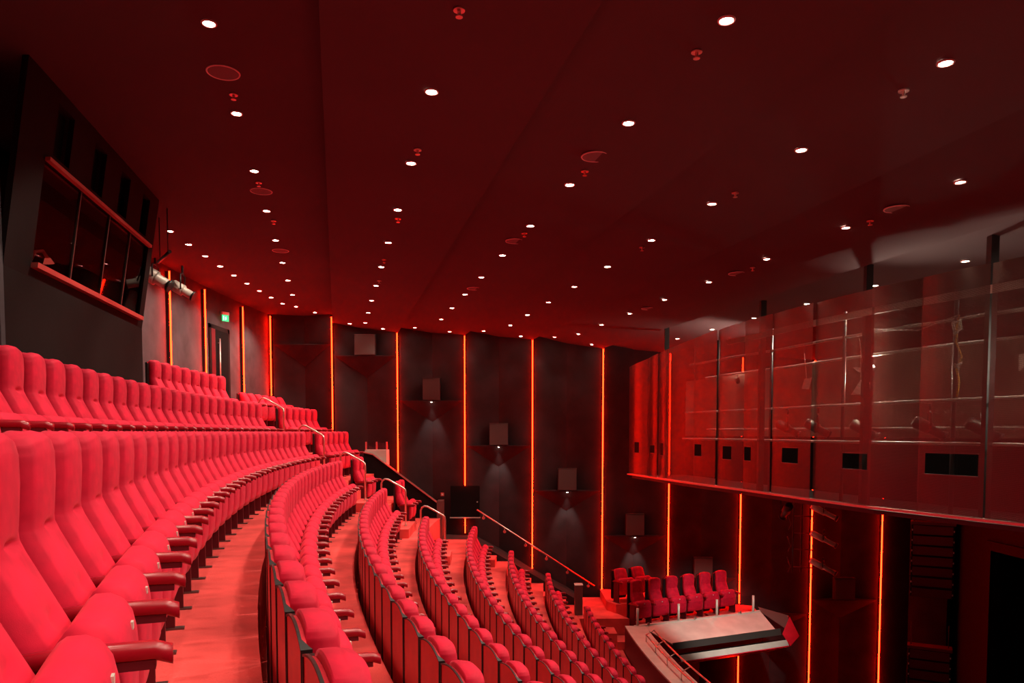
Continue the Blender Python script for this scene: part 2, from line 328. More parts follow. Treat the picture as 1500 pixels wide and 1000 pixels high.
MB().tube([(0, 0, 0), (0, 0, 0.30), (0.02, 0.06, 0.42), (0.02, 0.20, 0.46), (0.02, 0.28, 0.40)], 0.018).build('arm', trim, ch)
MB().tube([(0.02, 0.28, 0.40), (0.02, 0.30, 0.34)], [0.03, 0.06]).build('shade', M['deskglow'], ch)
# ------------------------------------------------------------------ theatre seats
def pillow(st, nu=9, dimples=(), arc=0.0, edge=0.03):
    """st: stations (z, front y, thickness, half width); closed upholstered body"""
    mb = MB(); rings = []
    for z, yf, th, hw in st:
        r = []
        for i in range(nu):
            u = -1 + 2 * i / (nu - 1); x = hw * u
            y = yf - min(edge, th * 0.45) * abs(u) ** 4 + 0.006 * (1 - u*u)
            for dz, dw, dd in dimples:
                y -= dd * math.exp(-((z - dz) / 0.016) ** 2) * math.exp(-(x / dw) ** 4)
            r.append((x, y, z - arc * u * u))
        for i in range(nu - 1, -1, -2):
            u = -1 + 2 * i / (nu - 1); r.append((hw * u * 0.985, yf - th, z - arc * u * u))
        rings.append(r)
    n = len(rings[0]); vs = [v for r in rings for v in r]
    fs = [(i*n+k, i*n+(k+1) % n, (i+1)*n+(k+1) % n, (i+1)*n+k) for i in range(len(rings)-1) for k in range(n)]
    mb.add(vs, fs, True); mb.f += [tuple(range(n))[::-1], tuple((len(rings)-1)*n + k for k in range(n))]; mb.smooth += [True, True]
    return mb
def lerp_st(st, m):
    out = []
    for a, b in zip(st, st[1:]): out += [tuple(a[k] + (b[k]-a[k]) * j / m for k in range(4)) for j in range(m)]
    return out + [st[-1]]
def seat_meshes():
    P = {}
    back = [(.40,-.100,.06,.155),(.43,-.066,.13,.162),(.50,-.086,.17,.168),(.62,-.146,.19,.170),(.74,-.206,.15,.171),(.80,-.236,.125,.171),(.835,-.250,.112,.171),(.86,-.252,.110,.171),(.90,-.249,.112,.172),(1.0,-.244,.117,.172),(1.09,-.245,.116,.171),(1.126,-.252,.108,.166),(1.144,-.270,.085,.155),(1.151,-.300,.05,.145)]
    st = [q for q in lerp_st(back, 4)]
    P['backrest'] = pillow(st, nu=13, dimples=((.63,.055,.034),(.835,.055,.024)), arc=.0, edge=.014).mesh('backrest', M['fabric'])
    for v in P['backrest'].vertices:                     # rounded top corners
        if v.co.z > 1.0: v.co.z -= .030 * (v.co.x / .18) ** 2 * min(1, (v.co.z - 1.0) / .1)
    seat = [(.200,-.045,.06,.225),(.215,.010,.10,.240),(.28,.035,.13,.244),(.40,.045,.15,.244),(.50,.046,.185,.243),(.54,.044,.185,.236),(.56,.042,.175,.227),(.60,.034,.15,.224),(.632,.016,.11,.217),(.650,-.012,.06,.20)]
    P['seat_cushion'] = pillow(seat, nu=11, edge=.02).mesh('seat_cushion', M['fabric'])
    P['number_plate'] = MB().box((-.014,.036,.578),(.014,.047,.600)).mesh('number_plate', M['plate'])
    X = -.255
    P['armrest'] = MB().add([(X+a*.027, y, z+b*.024) for y, z in ((-.22,.572),(-.08,.582),(.12,.580),(.160,.566)) for a, b in ((-1,-.6),(-.9,.5),(-.45,1),(.45,1),(.9,.5),(1,-.6),(.5,-1),(-.5,-1))],
        [(i*8+k, i*8+(k+1) % 8, (i+1)*8+(k+1) % 8, (i+1)*8+k) for i in range(3) for k in range(8)] + [tuple(range(8))[::-1], tuple(range(24, 32))], True).mesh('armrest', M['armpad'])
    P['arm_support'] = MB().box((X-.021,-.28,.535),(X+.021,.120,.560)).mesh('arm_support', M['darkred'])
    P['leg'] = MB().box((X-.014,-.22,.011),(X+.014,0,.540)).mesh('leg', M['darkred'])
    P['foot_plate'] = MB().box((X-.024,-.25,0),(X+.024,.05,.012)).mesh('foot_plate', M['steel_dark'])
    def board(top, mid):
        pts = [(-.235,.07)] + [(.235*u, top + (mid-top)*(1-u*u)) for u in [-1+.25*i for i in range(9)]] + [(.235,.07)]; return pts
    for tagn, top, mid in (('', 1.085, 1.125), ('_low', .82, .85)):
        pts = board(top, mid); n = len(pts)
        vs = [(x,-.380,z) for x, z in pts] + [(x,-.360,z) for x, z in pts]
        fs = [tuple(range(n)), tuple(range(n, 2*n))[::-1]] + [(i, n+i, n+(i+1) % n, (i+1) % n) for i in range(n)]
        P['gap_shade'+tagn] = MB().add([(x*.97,-.359,z-.02) for x, z in pts] + [(x*.97,-.352,z-.02) for x, z in pts], fs).mesh('gap_shade_board', M['black'])  # black board added as shade, darkens the gaps between seat backs
        P['back_panel'+tagn] = MB().add(vs, fs).mesh('back_panel', M['lacquer'])
        yy = lambda x, z: -.348 if abs(x) > .22 else -.374
        o = [(x*1.03 if abs(x) > .1 else x, z + (.007 if z > .2 else 0)) for x, z in pts]
        vs = [(x,-.384,z) for x, z in pts] + [(x,-.384,z) for x, z in o] + [(x,yy(x,z),z) for x, z in pts] + [(x,yy(x,z),z) for x, z in o]; fs = []
        for i in range(n-1): fs += [(i,i+1,n+i+1,n+i), (2*n+i,3*n+i,3*n+i+1,2*n+i+1), (n+i,n+i+1,3*n+i+1,3*n+i), (i,2*n+i,2*n+i+1,i+1)]
        fs += [(0,n,3*n,2*n), (n-1,3*n-1,4*n-1,2*n-1)]
        P['edge_trim'+tagn] = MB().add(vs, fs).mesh('edge_trim', M['black'])
    low = back[:5] + [(.80,-.240,.12,.178),(.84,-.262,.09,.172),(.868,-.295,.05,.155)]
    P['backrest_low'] = pillow(lerp_st(low, 3), dimples=((.62,.07,.026),), arc=.012).mesh('backrest', M['fabric'])
    return P
SM = seat_meshes(); NSEAT = [0]
HIGH = ('headrest', 'backrest', 'seat_cushion', 'number_plate', 'armrest', 'arm_support', 'leg', 'foot_plate', 'back_panel', 'edge_trim')
LOW = ('backrest_low', 'seat_cushion', 'number_plate', 'armrest', 'arm_support', 'leg', 'foot_plate', 'back_panel_low', 'edge_trim_low')
def seat(x, y, z, rz, label, group, first=False, low=False):
    t = thing('theatre_seat', label, 'seat', (x, y, z), rz, group); NSEAT[0] += 1; e = '_low' if low else ''
    link('backrest', SM['backrest' + e], t)
    c = link('seat_cushion', SM['seat_cushion'], t); link('number_plate', SM['number_plate'], c)
    p = link('back_panel', SM['back_panel' + e], t); link('edge_trim', SM['edge_trim' + e], p); link('gap_shade_board', SM['gap_shade' + e], p)
    for dx in ((0, .51) if first else (0,)):         # the end seat of a run also owns the outer arm
        a = link('arm_support', SM['arm_support'], t, (dx, 0, 0)); link('armrest', SM['armrest'], a)
        l = link('leg', SM['leg'], t, (dx, 0, 0)); link('foot_plate', SM['foot_plate'], l)
    return t
_ones = 'first second third fourth fifth sixth seventh eighth ninth tenth eleventh twelfth thirteenth fourteenth fifteenth sixteenth seventeenth eighteenth nineteenth'.split()
def nth(n):
    if n < 20: return _ones[n - 1]
    t = {2: ('twentieth', 'twenty'), 3: ('thirtieth', 'thirty'), 4: ('fortieth', 'forty'), 5: ('fiftieth', 'fifty')}[n // 10]
    return t[0] if n % 10 == 0 else t[1] + '-' + _ones[n % 10 - 1]
def project(x, y, z):
    p = math.radians(3); dd = y*math.cos(p) - z*math.sin(p); v = y*math.sin(p) + z*math.cos(p)
    return (750 + 1100*x/dd, 632 + 1100*math.tan(p) - 1100*v/dd) if dd > 0.25 else (9e9, 9e9)
def row_seat(k, tc, label, group, last=False, low=False):
    r = REAR[k] - .366; x, y = pol(r + .0, tc)
    # origin of the seat is the leg front, .366 in front of the back panel
    return seat(x, y, FLOOR[k], -math.pi/2 - tc + 0.0, label, group, last, low)
def in_view(k, tc, low=False):
    for dr, dz in ((0.0, 1.12), (-.36, 1.14), (-.42, .6), (-.36, .35), (0, .62)):
        for e in (-.26, .26):
            x, y = pol(REAR[k] + dr, tc + e / REAR[k]); px, py = project(x, y, FLOOR[k] + dz)
            if -15 < px < 1515 and -15 < py < 1012: return True
    return False
ORDN = dict(zip('HGFEDCBAZY', ['first', 'second', 'third', 'fourth', 'fifth', 'sixth', 'seventh', 'eighth', 'ninth', 'tenth']))
def run(k, t_first, t_last, label, group, low=False, count='far'):
    """seats with their edges at t_first ... t_last, filled from the far end"""
    d = .52 / (REAR[k] - .33); t = t_last - d/2; n = 0
    cs = []
    while t > t_first: cs.append(t); t -= d
    for j, c in enumerate(cs):
        if in_view(k, c): row_seat(k, c, label % (nth(j + 1) if count == 'far' else nth(len(cs) - j)), group, last=(j == len(cs) - 1), low=low)
def phase(k, near_edge, t_last):
    d = .52 / (REAR[k] - .33); e = near_edge - .025 / REAR[k]
    while e + d < t_last + d * .5: e += d
    return e
def rl(k): return 'red high-back seat, %s from the ' + {'A': 'handrail', 'Z': 'handrail', 'B': 'handrail', 'C': 'handrail', 'D': 'handrail', 'Y': 'rear door'}.get(k, 'side-wall aisle') + ', %s row up from the barrier' % ORDN[k]
def rg(k): return 'seats of the %s row from the barrier' % ORDN[k]
DA = .52 / 42.804
run('A', -.45, -.369 + 27*DA + .001, rl('A'), rg('A'))
run('Z', -.46, -.0405, rl('Z'), rg('Z'))
run('Y', -.123, -.0305, rl('Y'), rg('Y'))
run('Y', -.0062, .0600, 'red low-back seat against the rear wall, %s past the door', 'low-back seats by the rear door', low=True, count='near')
for k, e, tl in (('B', -.3506, -.0514), ('C', -.3103, -.0467), ('D', -.266, -.047), ('E', -.2190, .033), ('F', -.1740, .030), ('G', -.1326, .040), ('H', -.0949, .007)):
    run(k, -.46, phase(k, e, tl), rl(k), rg(k))
def ex_l(k): return 'red seat, %s past the handrail towards the side wall, ' + '%s row up from the barrier' % ORDN[k]
for k, a, n in (('Z', -.0103, 6), ('A', -.369 + 29*DA + .001, 6), ('B', -.0166, 2), ('C', .0003, 2)):
    d = .52 / (REAR[k] - .33); run(k, a - d*.3, a + n*d, ex_l(k), 'end seats beyond the handrail, %s row' % ORDN[k], count='near')
# side box seats
bd = Vector((2.60, 1.35, 0)).normalized(); fwd = Vector((bd.y, -bd.x, 0)); brz = math.atan2(bd.y, bd.x) + math.pi
for j in range(6):
    c = Vector((3.23, 19.30, -4.985)) + bd * (.575 * j) + fwd * .30
    seat(c.x, c.y, c.z, brz, 'red high-back seat in the side box behind glass, %s from the red landing' % nth(j + 1), 'front seats of the side box', j == 0)
for j in range(2):
    c = Vector((2.95, 20.10, -4.56)) + bd * (.57 * j) + fwd * .25
    seat(c.x, c.y, c.z, brz, 'red low-back seat on the raised side box platform, %s from the landing' % nth(j + 1), 'back seats of the side box', j == 0, True)
# ------------------------------------------------------------------ aisle steps and hoop handrails
AISLE = {'Z': (-.0395, -.0115), 'A': (-.0395, -.0180), 'B': (-.0480, -.0180), 'C': (-.0430, -.0010), 'D': (-.0430, -.0180), 'E': (.036, .058), 'F': (.034, .058), 'G': (.043, .062)}
for k, (a, b) in AISLE.items():
    ro = REAR[k] + .068
    for n, (w, h) in enumerate(((.62, .203), (.31, .406))):
        o = arc_slab(ro - w, ro - (.312 if n == 0 else 0), FLOOR[k] + .001, FLOOR[k] + h, a + .002, b - .002, b - .002, 4).build('aisle_step', M['carpet'])
        tag(o, 'red carpeted %s aisle step beside the %s row up from the barrier' % (('lower', 'upper')[n], ORDN[k]), 'step')
HOOP = {'Z': (-.0300, 'tenth and ninth'), 'A': (-.0330, 'ninth and eighth'), 'B': (-.0300, 'eighth and seventh'), 'C': (-.0260, 'seventh and sixth'), 'D': (-.0300, 'sixth and fifth')}
for k, (t, w) in HOOP.items():
    r1, r2 = REAR[k] + .13, REAR[k] - .42
    p1, p2 = pol(r1, t), pol(r2, t); zu, zl = FLOOR[k] + RISE, FLOOR[k] + .203
    mid = lambda s: (p1[0] + (p2[0]-p1[0])*s, p1[1] + (p2[1]-p1[1])*s)
    h = thing('hoop_handrail', 'bent copper-toned tube handrail between the %s rows up' % w, 'handrail', (0, 0, 0))
    MB().tube([(*p1, zu), (*p1, zu + .58), (*mid(.05), zu + .64), (*mid(.15), zu + .675), (*mid(.28), zu + .665), (*mid(.9), zu + .47), (*mid(.98), zu + .43), (*p2, zu + .36), (*p2, zl)], .021).build('tube', M['rail'], h)
    for p, z in ((p1, zu), (p2, zl)): MB().tube([(*p, z), (*p, z + .012)], .045).build('base_flange', M['rail'], h)
# parapet beside the upper aisle
pw = thing('parapet', 'dark sloping parapet wall with metal coping beside the exit walkway', 'parapet', (-3.0, 20.55, -2.985))
def loc(v): return (v[0] + 3.0, v[1] - 20.55, v[2] + 2.985)
sl = [(-4.05, -.56), (-3.80, -.62), (-2.06, -1.93)]
vs = [loc((x, y, z)) for y in (20.50, 20.62) for x, z in ((-4.05, -2.98), (-2.06, -2.98), (-2.06, -1.95), (-3.80, -.64), (-4.05, -.58))]
MB().add(vs, [(0,1,2,3,4), (9,8,7,6,5)] + [(i, 5+i, 5+(i+1) % 5, (i+1) % 5) for i in range(5)]).build('wall_body', M['booth'], pw)
m = MB()
for (xa, za), (xb, zb) in zip(sl, sl[1:]):
    vs = [loc((x, y, z + dz)) for x, z in ((xa, za), (xb, zb)) for y in (20.47, 20.65) for dz in (-.018, .012)]
    m.add(vs, [(0,1,3,2), (4,6,7,5), (0,4,5,1), (2,3,7,6), (1,5,7,3), (0,2,6,4)])
m.build('coping', M['rail'], pw)
MB().box(loc((-2.06, 20.47, -2.98)), loc((-1.90, 21.0, -1.90))).build('end_pier', M['steel_dark'], pw)
MB().box(loc((-4.05, 20.66, -1.2)), loc((-3.45, 21.1, -.50))).build('landing_block', M['steel'], pw)
gr = thing('glass_guard', 'low glass guard with three short metal posts above the parapet', 'guard rail', (-3.75, 20.7, -.50))
for x in (-.27, .02, .30): MB().box((x - .02, -.02, 0), (x + .02, .02, .22)).build('post', M['rail'], gr)
MB().box((-.27, -.004, .03), (.30, .004, .20)).build('pane', M['clear'], gr)
# wall handrail
hr = thing('wall_handrail', 'long sloping metal handrail fixed to the side wall down the stairs', 'handrail', (-.99, 21.50, -2.26))
MB().tube([(-.02, 0, .02), (3.37, 0, -2.19)], .024).build('tube', M['rail'], hr)
for j in range(6):
    s = .05 + .90 * j / 5; x, z = 3.37*s, -2.20*s
    MB().tube([(x, .0, z - .02), (x, .0, z - .10), (x, .11, z - .12)], .012).build('bracket', M['rail'], hr)
    MB().tube([(x, .085, z - .12), (x, .10, z - .12)], .045).build('rosette', M['rail'], hr)
ps = thing('end_post', 'short dark square post at the end of the first row by the landing', 'post', pol(36.75, .036) + (-5.0,))
MB().box((-.10, -.12, 0), (.10, .12, 0.98)).build('post_body', M['steel_dark'], ps, .008)
MB().box((-.11, -.13, .98), (.11, .13, 1.0)).build('cap', M['steel'], ps)
for n, (x0, y0, h) in enumerate(((2.35, 18.45, .40), (2.62, 18.40, .20))):
    o = MB().box((x0, y0, -5.416), (x0 + .27, y0 + .62, -5.416 + h)).build('aisle_step', M['carpet']); tag(o, 'red carpeted %s block step below the side box landing' % ('tall', 'low')[n], 'step')
# ------------------------------------------------------------------ steel balcony edge and lighting trough
br = thing('balcony_barrier', 'steel-topped barrier curving along the front of the first seat row', 'barrier', (0, 0, 0))
def arcstrip(r0, r1, z0, z1, t0, t1, name, m): return arc_slab(r0, r1, z0, z1, t0, t1, t1, 24).build(name, M[m], br)
arcstrip(35.20, 35.70, -4.80, -4.76, -.26, -.0005, 'top_plate', 'steel'); arcstrip(35.62, 35.70, -5.75, -4.80, -.26, -.0005, 'front_panel', 'darkred'); arcstrip(35.20, 35.26, -5.35, -4.80, -.26, -.0005, 'outer_panel', 'steel_dark')
m = MB(); m2 = MB()
for r, z in ((35.28, -4.50), (35.46, -4.60)): m.tube([(*pol(r, -.24 + .20 * i / 16), z) for i in range(17)], .017)
m.build('guard_tube', M['rail'], br)
for i in range(9):
    t = -.24 + .2 * i / 8; MB().tube([(*pol(35.46, t), -4.76), (*pol(35.46, t), -4.60), (*pol(35.28, t), -4.50)], .012).build('guard_bracket', M['rail'], br)
tr = thing('lighting_trough', 'wide grey steel lighting trough hung in front of the side box', 'trough', (0, 0, 0))
A, B = Vector((3.00, 18.27, -4.76)), Vector((6.62, 19.86, -4.76)); u = (B - A).normalized(); nn = Vector((u.y, -u.x, 0))
def T(s, o, z): q = A + u * s + nn * o; return (q.x, q.y, z)
L = (B - A).length
def slabq(name, q, m, th=.025):
    q = [Vector(v) for v in q]; n = (q[1]-q[0]).cross(q[3]-q[0]).normalized() * th
    MB().add([*q, *[v - n for v in q]], [(0,1,2,3), (7,6,5,4), (0,4,5,1), (1,5,6,2), (2,6,7,3), (3,7,4,0)]).build(name, M[m], tr)
slabq('rear_plate', [T(0, 0, -4.76), T(0, .10, -4.76), T(L, .10, -4.76), T(L, 0, -4.76)], 'steel')
slabq('tray', [T(.15, .10, -4.78), T(.45, .98, -5.02), T(L-.35, .98, -5.02), T(L-.05, .10, -4.78)], 'steel')
slabq('tray_edge', [T(.45, .98, -5.0), T(.45, 1.02, -5.16), T(L-.2, 1.02, -5.16), T(L-.2, .98, -5.0)], 'steel_dark')
slabq('dark_gap', [T(.45, .98, -5.28), T(.45, 1.24, -5.28), T(L-.2, 1.24, -5.28), T(L-.2, .98, -5.28)], 'void')
slabq('lower_lip', [T(.45, 1.25, -5.22), T(.45, 1.36, -5.36), T(L-.25, 1.36, -5.36), T(L-.25, 1.25, -5.22)], 'steel')
slabq('underside', [T(.45, 1.36, -5.36), T(.45, .8, -5.62), T(L-.35, .8, -5.62), T(L-.25, 1.36, -5.36)], 'lacquer')
slabq('end_plate', [T(L, -.05, -4.70), T(L + .28, .75, -4.78), T(L + .05, 1.05, -5.10), T(L - .05, .10, -4.80)], 'steel_dark')
slabq('end_lip', [T(L + .28, .80, -4.80), T(L + .12, 1.30, -5.16), T(L-.22, 1.36, -5.36), T(L-.15, 1.0, -5.16)], 'lacquer')
for s in (.35, 1.75, 3.2): MB().tube([T(s, .09, -4.74), T(s, .14, -4.72)], .03).build('knob', M['rail'], tr)
gg = thing('box_glass_rail', 'clear glass rail on four steel posts in front of the side box seats', 'guard rail', (0, 0, 0))
for s in (.08, 1.30, 2.50, 3.70): MB().tube([T(s, .04, -4.76), T(s, .04, -4.34)], .032, 12).build('post', M['steel'], gg)
q = [T(.08, .045, -4.72), T(3.9, .045, -4.72), T(3.9, .045, -4.33), T(.08, .045, -4.33)]
MB().add(q + [(x + nn.x*.01, y + nn.y*.01, z) for x, y, z in q], [(0,1,2,3), (7,6,5,4), (0,4,5,1), (1,5,6,2), (2,6,7,3), (3,7,4,0)]).build('pane', M['clear'], gg)
# ------------------------------------------------------------------ perforated screen of the lighting bridge
SC = [(2.96, 19.11), (3.23, 18.05), (3.36, 17.4), (3.47, 16.9), (3.77, 15.64), (4.02, 14.78), (4.28, 13.9), (4.47, 13.02), (4.75, 11.90), (5.10, 10.72), (5.40, 9.98), (5.74, 9.12), (6.12, 8.25), (6.62, 7.2)]
def ztop(y): return 2.02 - max(0, (y - 13.5)) ** 1.5 * 0.029
scr = thing('perforated_screen', 'tall curved screen of reflective perforated metal panels hanging below the ceiling', 'screen', (0, 0, 0))
ZL = -1.06
HOLE = {1: (.30, .80, -.50, -.32), 0: (.35, .60, -.52, -.26), 2: (.30, .75, -.54, -.26), 4: (.05, .40, -.50, -.26), 5: (.25, .62, -.53, -.28), 6: (.05, .35, -.53, -.28), 7: (.30, .72, -.52, -.27), 9: (.02, .0, 0, 0), 8: (.55, .95, -.55, -.32), 10: (.12, .92, -.55, -.28)}
def uvmesh(ob, org, du):
    me = ob.data; uv = me.uv_layers.new(name='UVMap')
    for lp in me.loops:
        c = me.vertices[lp.vertex_index].co; uv.data[lp.index].uv = ((c - org).dot(du), c.z)
for i in range(len(SC) - 1):
    a, b = Vector((*SC[i], 0)), Vector((*SC[i+1], 0)); du = (b - a).normalized(); nrm = Vector((-du.y, du.x, 0))
    if nrm.x > 0: nrm = -nrm
    j0, j1 = random.uniform(-.035, .035), random.uniform(-.035, .035)
    a = a + du * .005 + nrm * j0; b = b - du * .005 + nrm * j1
    h = HOLE.get(i); mb = MB(); hole = h if h and h[1] > h[0] else None; bulge = random.uniform(.012, .03)
    us = sorted(set([j / 8 for j in range(9)] + (list(hole[:2]) if hole else [])))
    ctr = lambda s_: a.lerp(b, s_) + nrm * (bulge * 4 * s_ * (1 - s_))
    for q in range(len(us) - 1):
        segs = [(ZL, None)]
        if hole and hole[0] - 1e-6 <= us[q] and us[q+1] <= hole[1] + 1e-6: segs = [(ZL, hole[2]), (hole[3], None)]
        for zlo, zhi in segs:
            vs = []
            for s_ in (us[q], us[q+1]):
                p = ctr(s_); zt = ztop(p.y) if zhi is None else zhi
                vs += [(p.x, p.y, zlo), (p.x, p.y, zt), (p.x - nrm.x*.008, p.y - nrm.y*.008, zlo), (p.x - nrm.x*.008, p.y - nrm.y*.008, zt)]
            mb.add(vs, [(0,1,5,4), (2,6,7,3)], True)
    ob = mb.build('panel', M['perf'], scr); uvmesh(ob, a, du)
    if hole:
        f = MB(); p0, p1 = ctr(hole[0]), ctr(hole[1]); w = nrm * .012
        for z0, z1, s0, s1 in ((hole[2]-.012, hole[2], p0, p1), (hole[3], hole[3]+.012, p0, p1)):
            q = [s0 + w, s1 + w, s1 - w, s0 - w]; f.add([(v.x, v.y, z) for z in (z0, z1) for v in q], [(0,3,2,1), (4,5,6,7), (0,1,5,4), (1,2,6,5), (2,3,7,6), (3,0,4,7)])
        f.build('port_frame', M['steel_dark'], scr)
m = MB(); off = lambda p, d: (p[0] + d, p[1] + d*.3)
for i in range(len(SC) - 1):
    a, b = SC[i], SC[i+1]
    q = [off(a, -.03), off(b, -.03), off(b, .10), off(a, .10)]; m.prism(q, ZL - .035, ZL - .003)
m.build('bottom_rail', M['rail'], scr)
m = MB()
for i in range(len(SC) - 1):
    a, b = SC[i], SC[i+1]
    m.prism([off(a, .10), off(b, .10), off(b, 1.5), off(a, 1.5)], ZL - .12, ZL - .06)
m.build('bridge_deck', M['fixblack'], scr)
backing = mat('brown_backing', (0.30, 0.19, 0.14), 0.85, noise=(1.2, 0.55, 1.3))
for i in range(len(SC) - 1):
    a, b = off(SC[i], 1.55), off(SC[i+1], 1.55); MB().prism([a, b, (b[0] + .03, b[1]), (a[0] + .03, a[1])], -.10, 1.30).build('backing_panel', backing, scr); MB().prism([a, b, (b[0] + .03, b[1]), (a[0] + .03, a[1])], ZL - .06, -.105).build('lower_backing', M['void'], scr)
for s, y in ((3.35, 17.6), (4.35, 13.9), (5.05, 11.3), (5.75, 9.5)):
    MB().box((s + .20, y - .05, ZL - .06), (s + .30, y + .05, fin_z(s, y) + .02)).build('hanger_post', M['fixblack'], scr)
# lighting bridge behind the screen
bg = thing('lighting_bridge', 'steel pipes and white slotted rail of the lighting bridge behind the screen', 'rigging', (0, 0, 0))
def along(d, z, i0=0, i1=None): return [(*off(p, d), z) for p in SC[i0:i1]]
m = MB()
for i in range(5, len(SC) - 1):
    a, b = off(SC[i], .20), off(SC[i+1], .20)
    m.prism([a, b, (b[0] + .03, b[1]), (a[0] + .03, a[1])], 1.70, 1.80)
m.build('slotted_rail', M['whitebar'], bg)
for d, z, r in ((.55, 1.50, .024), (.95, 1.22, .024), (.45, .42, .022), (.40, -.16, .022), (1.0, .05, .022)): MB().tube(along(d, z, 3), r).build('pipe', M['steel'], bg)
for i in range(4, len(SC), 2): MB().tube([(*off(SC[i], .55), ZL - .06), (*off(SC[i], .55), 1.9)], .03).build('upright', M['fixblack'], bg)
def profile_spot(loc, d, label, group=None, Ls=.50, r=.085, m='fixture', up=.35):
    t = thing('stage_spotlight', label, 'spotlight', loc, 0, group)
    d = Vector(d).normalized(); c = Vector((0, 0, 0))
    MB().tube([c - d*Ls*.5, c - d*Ls*.42, c + d*Ls*.02], [r*.7, r, r], 14).build('lamp_housing', M[m], t)
    MB().tube([c + d*Ls*.02, c + d*Ls*.06, c + d*Ls*.42], [r*.95, r*.72, r*.72], 14).build('lens_tube', M[m], t)
    MB().tube([c + d*Ls*.42, c + d*Ls*.50], [r*.85, r*.9], 14).build('colour_frame', M['fixblack'], t)
    s = d.cross(Vector((0, 0, 1))).normalized() * r * 1.25
    MB().tube([c + s, c + s + Vector((0,0,up*.6)), c + Vector((0,0,up*.7)), c - s + Vector((0,0,up*.6)), c - s], .012, 6).build('yoke', M['fixblack'], t)
    MB().tube([c + Vector((0,0,up*.7)), c + Vector((0,0,up))], .02, 8).build('clamp', M['fixblack'], t)
    return t
for n_, (i, zz) in enumerate(((6, .05), (7, .05), (8, .02), (9, .04), (10, .02), (11, .05), (12, .05))):
    p = off(SC[i], .75); profile_spot((p[0], p[1] - .4, zz), (.75, -.25, -.45), 'dark stage spotlight on the pipe behind the screen, %s from the side wall' % nth(n_ + 1), 'spotlights behind the screen', .46, .085, 'steel_dark', .37)
tl = profile_spot((5.35, 14.6, -1.55), (.0, .80, -.62), 'added dark spotlight under the bridge deck to brighten the steel trough', None, .46, .085, 'fixblack', .37)  # fixture and lamp added to brighten the trough and box seats
spot('added_trough_lamp', tuple(Vector((.0, .80, -.62)).normalized() * .26), tuple(Vector((.0, .80, -.62)).normalized()), 700, 46, (1, .88, .76), tl, .7, .06)
def card(loc, rz, tilt, pts, label):
    t = thing('reflector_card', label, 'card', loc, rz); t.rotation_euler = (tilt, 0, rz)
    vs = [(x, 0, z) for x, z in pts] + [(x, .006, z) for x, z in pts]; n = len(pts)
    MB().add(vs, [tuple(range(n)), tuple(range(n, 2*n))[::-1]] + [(i, (i+1) % n, n + (i+1) % n, n + i) for i in range(n)]).build('sheet', M['white'], t)
    MB().tube([(0, .01, 0), (0, .01, .5)], .006, 6).build('hook', M['steel'], t)
card((5.25, 11.35, .70), -.9, .1, [(-.16, -.14), (.10, -.15), (.17, .02), (.0, .08)], 'white folded card hanging behind the screen, lower flap')
card((5.28, 11.35, .92), -.8, .4, [(-.10, 0), (.06, -.10), (.20, .04), (-.14, .05)], 'white folded card hanging behind the screen, upper flap')
card((6.10, 8.95, .84), -.9, .0, [(-.08, -.12), (.10, .06), (.02, .09), (-.09, .08)], 'small grey card behind the nearest wide screen panel')
card((4.92, 12.6, .80), -.9, .2, [(-.10, -.08), (.03, -.10), (.10, .10), (-.03, .08)], 'small crumpled white card behind the screen near the upper pipes')
t = thing('cable_bundle', 'loops of yellow and silver cable hanging behind the perforated screen', 'cable', (5.75, 9.75, .45))
MB().tube([(0, 0, .0), (.03, 0, .18), (0, .02, .36), (.05, 0, .52), (-.03, 0, .70), (-.02, 0, .9), (.0, 0, 1.05)], .012, 6).build('yellow_cable', M['yellow'], t)
MB().tube([(-.06, 0, .80), (.03, 0, .88), (.02, 0, .98), (-.08, 0, .95), (-.05, 0, .85)], .018, 6).build('silver_loop', M['steel'], t)
MB().tube([(-.05, 0, .38), (.05, 0, .44), (.02, 0, .36), (-.04, 0, .42)], .018, 6).build('silver_loop', M['steel'], t)
MB().tube([(0, 0, 1.05), (-.2, .6, .93), (-.5, 1.3, 1.05)], .008, 6).build('slack_cable', M['steel'], t)
# two work lights on the bridge, washing the ceiling and the backs of the panels
for (x, y, z), to, w in (((4.95, 16.6, 1.15), (4.6, 18.2, 3.4), 170), ((5.9, 12.4, 1.05), (5.2, 10.8, .8), 520), ((7.2, 9.2, 1.05), (6.0, 8.6, .7), 520)):
    t = thing('work_light', 'small warm work light on the bridge, ' + {42: '', 170: 'pointed up at the ceiling'}.get(w, 'behind the middle panels' if y > 11 else 'behind the widest port panel'), 'light', (x, y, z), 0, 'bridge work lights')
    dd = (Vector(to) - Vector((x, y, z))).normalized()
    MB().tube([-dd*.10, dd*.0], [.04, .06], 12).build('housing', M['fixblack'], t); MB().tube([dd*.0, dd*.006], .052, 12).build('lens', M['lamp'], t)
    MB().tube([-dd*.05, -dd*.05 + Vector((0, 0, .16))], .012, 6).build('clamp', M['fixblack'], t)
    spot('work_lamp', tuple(dd*.02), tuple(dd), w, 120, (1, .82, .66), t, .8, .05)
